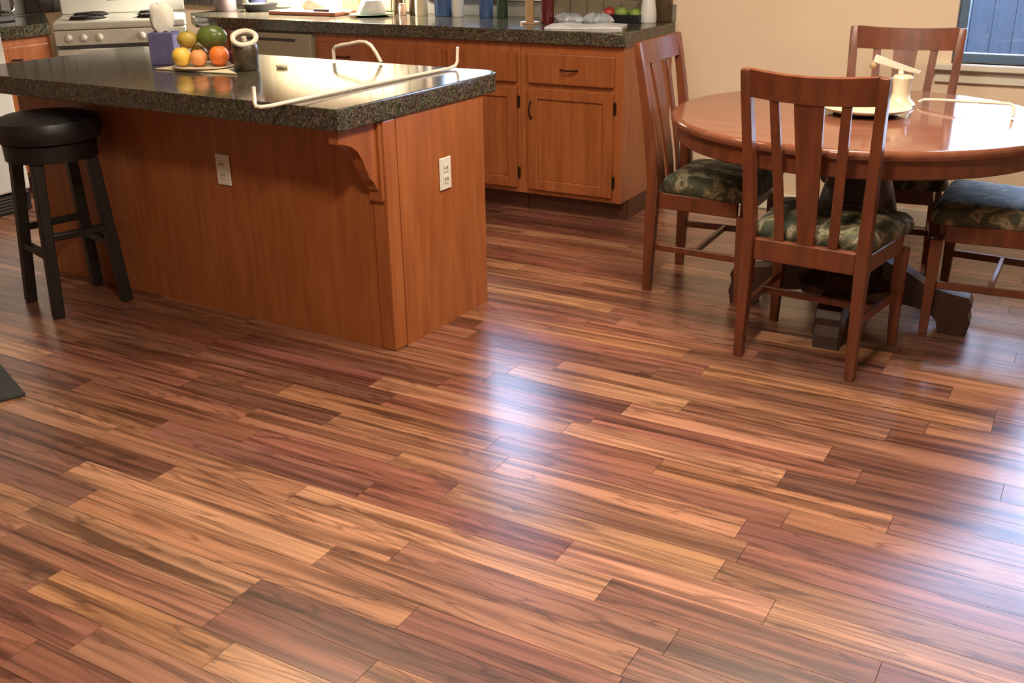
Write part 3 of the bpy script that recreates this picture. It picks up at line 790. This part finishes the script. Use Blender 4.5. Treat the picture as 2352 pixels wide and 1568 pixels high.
# long bent rod lying along the island end, and a bent handle at its back edge
rz0 = ZI+.0065
rodp = [(-2.292, 2.405, rz0+.058), (-2.282, 2.392, rz0+.012), (-2.275, 2.388, rz0+.003), (-2.262, 2.395, rz0), (-2.250, 2.43, rz0), (-2.238, 2.90, rz0), (-2.212, 3.385, rz0), (-2.208, 3.420, rz0+.006), (-2.205, 3.430, rz0+.020), (-2.203, 3.432, rz0+.074)]
tag(MB().tube(rodp, .0062, 8).build('bent_rod', 'cream_metal', None, True), 'long cream metal rod with upturned ends lying along the island end', 'rod')
hp = [(-2.804, 3.425, ZI+.0075), (-2.803, 3.425, ZI+.045), (-2.790, 3.425, ZI+.058), (-2.765, 3.425, ZI+.065), (-2.72, 3.425, ZI+.072), (-2.665, 3.425, ZI+.083), (-2.635, 3.425, ZI+.082), (-2.610, 3.425, ZI+.070), (-2.588, 3.425, ZI+.045), (-2.565, 3.425, ZI+.0075)]
tag(MB().tube(hp, .0075, 8).build('bent_bar', 'cream_metal', None, True), 'cream arched metal bar standing at the back edge of the island', 'metal bar')

# ------------------------------------------------------------------ things on the back counter
def bottle(name, label, cat, x, y, prof, mat, cap=None, capmat='white3', z=ZC+.0005, n=20, group=None):
    t = thing(name, label, cat, (x, y, z), group=group)
    MB().lathe(prof, n=n).build('body', mat, t, True)
    if cap: MB().lathe(cap, n=n).build('cap', capmat, t, True)
    return t
def cyl(r_, h_, sh=.75): return [(0, 0), (r_*.94, 0), (r_, .006), (r_, h_*sh), (r_*.8, h_*(sh+.1)), (r_*.4, h_*.93), (r_*.4, h_), (0, h_)]
def capp(r_, h_, ch): return [(0, h_+.0005), (r_*.5, h_+.0005), (r_*.5, h_+ch), (0, h_+ch)]
cbd = thing('cutting_board', 'reddish brown wooden cutting board lying on the back counter', 'board', (-4.15, 4.905, ZC+.0010), math.radians(4))
MB().box(-.235, .235, -.11, .11, 0, .022, .005, 2).build('slab', 'board', cbd)
MB().tube([(.235, 0, .011), (.27, 0, .011), (.275, 0, .011)], [.0095, .0095, .007], 8).build('board_handle', 'board', cbd, True)
lf = thing('bread_loaf', 'pale cream loaf lying on the cutting board', 'bread', (-4.15, 4.93, ZC+.0236))
MB().loft([[( .085*a*math.cos(t), .05*a*math.sin(t), z) for t in [2*PI*i/20 for i in range(20)]] for a, z in ((.9, 0), (1, .02), (1, .045), (.85, .062), (.4, .07))]).build('crust', 'paper', lf, True)
kn = thing('bread_knife', 'black handled knife lying on the cutting board', 'knife', (-4.02, 4.84, ZC+.0236), math.radians(8))
MB().box(-.055, .045, -.008, .008, 0, .014, .003).build('handle', 'black', kn)
MB().box(-.16, -.056, -.010, .010, .004, .007).build('blade', 'steel', kn)
bg_ = thing('paper_bag', 'tan paper bag standing behind the cutting board', 'bag', (-3.99, 5.10, ZC+.0005), math.radians(-3))
MB().loft([[(-.06, -.04, 0), (.06, -.04, 0), (.06, .04, 0), (-.06, .04, 0)], [(-.062, -.042, .08), (.062, -.042, .08), (.062, .042, .08), (-.062, .042, .08)], [(-.06, -.02, .18), (.06, -.02, .18), (.06, .02, .18), (-.06, .02, .18)], [(-.062, -.006, .22), (.062, -.006, .22), (.062, .006, .22), (-.062, .006, .22)]]).build('sack', 'tan', bg_)
wp = tag(MB().lathe([(0, 0), (.035, 0), (.058, .010), (.060, .013), (.036, .006), (0, .005)], n=28).build('side_plate', 'white3', None, True), 'small white side plate between the board and the white bowl', 'plate'); wp.location = (-3.858, 5.085, ZC+.0005)
wb = thing('bowl', 'white bowl turned upside down on a dark green plate', 'bowl', (-3.735, 4.93, ZC+.0135))
MB().lathe([(.076, 0), (.078, .006), (.070, .04), (.054, .072), (.035, .080), (.033, .086), (0, .086)], n=28).build('shell', 'white3', wb, True)
tag(MB().lathe([(0, 0), (.08, 0), (.128, .010), (.130, .013), (.08, .0128), (0, .0128)], n=32).build('dinner_plate', 'dkgreen', None, True), 'dark green plate under the upturned white bowl', 'plate').location = (-3.735, 4.93, ZC+.0003)
bottle('spice_jar', 'short pale pink jar between two brown bottles', 'jar', -3.598, 5.04, [(0, 0), (.020, 0), (.022, .004), (.022, .045), (.018, .05), (0, .05)], 'pink', [(0, .0505), (.019, .0505), (.019, .062), (0, .062)], 'pink')
bottle('bottle', 'brown glass bottle just left of the pale pink jar', 'bottle', -3.665, 5.09, cyl(.03, .20), 'brown', capp(.03, .20, .02), 'black')
bottle('bottle', 'brown glass bottle between the pink jar and the cream bottle', 'bottle', -3.545, 5.085, cyl(.032, .22), 'brown', capp(.032, .22, .02), 'black')
bottle('bottle', 'tall cream plastic bottle at the left edge of the kitchen window', 'bottle', -3.475, 5.05, cyl(.036, .25), 'cream', capp(.036, .25, .025), 'white3')
bottle('bottle', 'blue detergent bottle between the cream and white bottles', 'bottle', -3.335, 5.06, cyl(.048, .22), 'blue', capp(.048, .22, .03), 'navy')
bottle('bottle', 'tall white plastic bottle in front of the kitchen window', 'bottle', -3.238, 5.06, cyl(.034, .24), 'white3', capp(.034, .24, .03), 'white3')
bottle('bottle', 'clear blue glass bottle catching light before the kitchen window', 'bottle', -3.06, 5.07, cyl(.038, .19), 'blue', capp(.038, .19, .02), 'white3')
bottle('bottle', 'dark green glass bottle right of the clear blue one', 'bottle', -2.945, 5.05, cyl(.030, .24), 'dkgreen', capp(.030, .24, .02), 'black')
# paper towel stand, bottles and clutter on the right end
ph = thing('paper_towel_post', 'tan wooden post stand near the dark red bottle', 'stand', (-2.657, 4.835, ZC+.0005))
MB().lathe([(0, 0), (.05, 0), (.05, .010), (0, .010)], n=24).build('base', 'tan', ph, True)
MB().box(-.020, .020, -.012, .012, .0105, .30, .003).build('post', 'tan', ph)
bottle('bottle', 'dark red bottle standing beside the tan wooden post', 'bottle', -2.590, 4.90, cyl(.034, .27, .68), 'redglass', capp(.034, .27, .02), 'black')
# crinkled clear packages: several bags
def bag(label, x, y, z, a, b_, h_, seed, mat, rz=0):
    rs_ = random.Random(seed); rings = []
    ph_ = [rs_.uniform(0, 6) for _ in range(4)]
    for k, (s_, zz) in enumerate(((.86, 0), (1, .3), (.97, .6), (.72, .88), (.3, 1.0))):
        rings.append([(a*s_*(1+.10*math.sin(3*t+ph_[0]+k)+.07*math.sin(7*t+ph_[1]))*math.cos(t), b_*s_*(1+.12*math.sin(4*t+ph_[2]-k))*math.sin(t), h_*zz*(1+.12*math.sin(5*t+ph_[3])) if zz else 0) for t in [2*PI*i/28 for i in range(28)]])
    o = tag(MB().loft(rings).build('plastic_bag', mat, None, True), label, 'bag'); o.location = (x, y, z); o.rotation_euler.z = rz
    return o
bag('crinkled clear plastic bag right of the dark red bottle', -2.475, 4.925, ZC+.0008, .075, .055, .045, 3, 'foil')
bag('crinkled clear plastic bag lying behind the open magazine', -2.325, 4.945, ZC+.0008, .080, .045, .048, 4, 'foil', .1)
mg = thing('magazine', 'open magazine with white pages lying at the right of the back counter', 'magazine', (-2.30, 4.76, ZC+.0008), math.radians(16))
MB().loft([[(x, -.10, 0) for x in (-.19, -.1, 0, .1, .19)]+[(x, -.10, z) for x, z in ((.19, .008), (.1, .014), (0, .006), (-.1, .014), (-.19, .008))],
           [(x, .10, 0) for x in (-.19, -.1, 0, .1, .19)]+[(x, .10, z) for x, z in ((.19, .008), (.1, .014), (0, .006), (-.1, .014), (-.19, .008))]]).build('pages', 'print', mg)
pk = thing('vegetable_crate', 'low dark tray of green and red vegetables near the counter end', 'tray', (-2.245, 5.085, ZC+.0005), math.radians(5))
MB().box(-.115, .10, -.06, .06, 0, .006).box(-.115, -.109, -.06, .06, .006, .04).box(.094, .10, -.06, .06, .006, .04).box(-.109, .094, -.06, -.054, .006, .04).box(-.109, .094, .054, .06, .006, .04).build('tray', 'black', pk)
vg = [(-.075, -.01, 'tomato', .034), (-.008, -.015, 'green', .036), (.062, -.005, 'green', .032), (-.045, .022, 'yellow', .024)]
for i, (dx, dy, m_, r_) in enumerate(vg):
    lb = ['red tomato at the left of the vegetable tray', 'leafy green pepper in the middle of the vegetable tray', 'green pepper at the right of the vegetable tray', 'yellow pepper at the back of the vegetable tray'][i]
    a5 = math.radians(5)
    fruit(['tomato', 'green_pepper', 'green_pepper', 'yellow_pepper'][i], lb, m_, -2.245+dx*math.cos(a5)-dy*math.sin(a5), 5.085+dx*math.sin(a5)+dy*math.cos(a5), ZC+.0072+r_, r_, (1, 1, 1), None, True, 'vegetable')
bottle('bottle', 'white tapered bottle at the right end of the back counter', 'bottle', -2.115, 5.10, [(0, 0), (.040, 0), (.043, .005), (.041, .05), (.028, .14), (.018, .18), (.018, .20), (0, .20)], 'white3', [(0, .2005), (.020, .2005), (.020, .225), (0, .225)], 'white3')
# dark goods at the left end of the back counter
dp = thing('skillet', 'black pan with a white handle at the left of the cutting board', 'pan', (-4.62, 4.98, ZC+.0005))
MB().lathe([(0, 0), (.085, 0), (.105, .04), (.108, .045), (.100, .043), (.082, .006), (0, .006)], n=32).build('body', 'iron', dp, True)
MB().tube([(-.02, -.085, .05), (-.025, -.10, .10), (-.03, -.11, .20)], .008, 8).build('handle', 'white3', dp, True)
cn = tag(MB().lathe([(0, 0), (.062, 0), (.066, .01), (.066, .19), (.06, .2), (0, .2)], n=28).build('canister', 'mauve', None, True), 'mauve grey canister beside the stove on the back counter', 'canister'); cn.location = (-4.83, 4.90, ZC+.0005)
ns = thing('lidded_jar', 'dark navy lidded jar between the grey canister and the black pan', 'jar', (-4.755, 5.105, ZC+.0005))
MB().lathe([(0, 0), (.055, 0), (.06, .01), (.06, .12), (.052, .13), (0, .13)], n=28).build('body', 'navy', ns, True)
MB().lathe([(0, .1305), (.054, .1305), (.05, .145), (.012, .15), (.012, .165), (0, .165)], n=28).build('lid', 'navy', ns, True)
# coffee maker on the left worktop
cm = thing('coffee_maker', 'black coffee maker with a chrome loop handle on the left worktop', 'coffee maker', (-5.63, 3.83, ZC+.0005))
MB().box(-.16, .12, -.14, .10, 0, .035, .006, 2).build('base', 'black', cm)
MB().box(-.16, -.02, -.14, .10, .0355, .33, .008, 2).build('tower', 'black', cm)
MB().box(-.0195, .12, -.13, .09, .24, .33, .008, 2).build('brew_head', 'black', cm)
MB().lathe([(0, .036), (.06, .036), (.07, .06), (.07, .13), (.05, .16), (0, .16)], (.045, -.01, 0), 24).build('carafe', 'lcd', cm, True)
MB().tube([(.07, .058, .05), (.06, .12, .046), (.055, .145, .06), (.055, .148, .11), (.06, .13, .15), (.07, .055, .15)], .008, 8).build('loop_handle', 'chrome', cm, True)
# floor mat at the left edge of the picture
mtf = tag(MB().box(-.40, .40, -.27, .27, 0, .012, .004, 2).build('floor_mat', 'rug'), 'charcoal grey floor mat at the left edge of the picture', 'mat')
mtf.location = (-3.36, 1.74, .0005); mtf.rotation_euler.z = math.radians(-22)
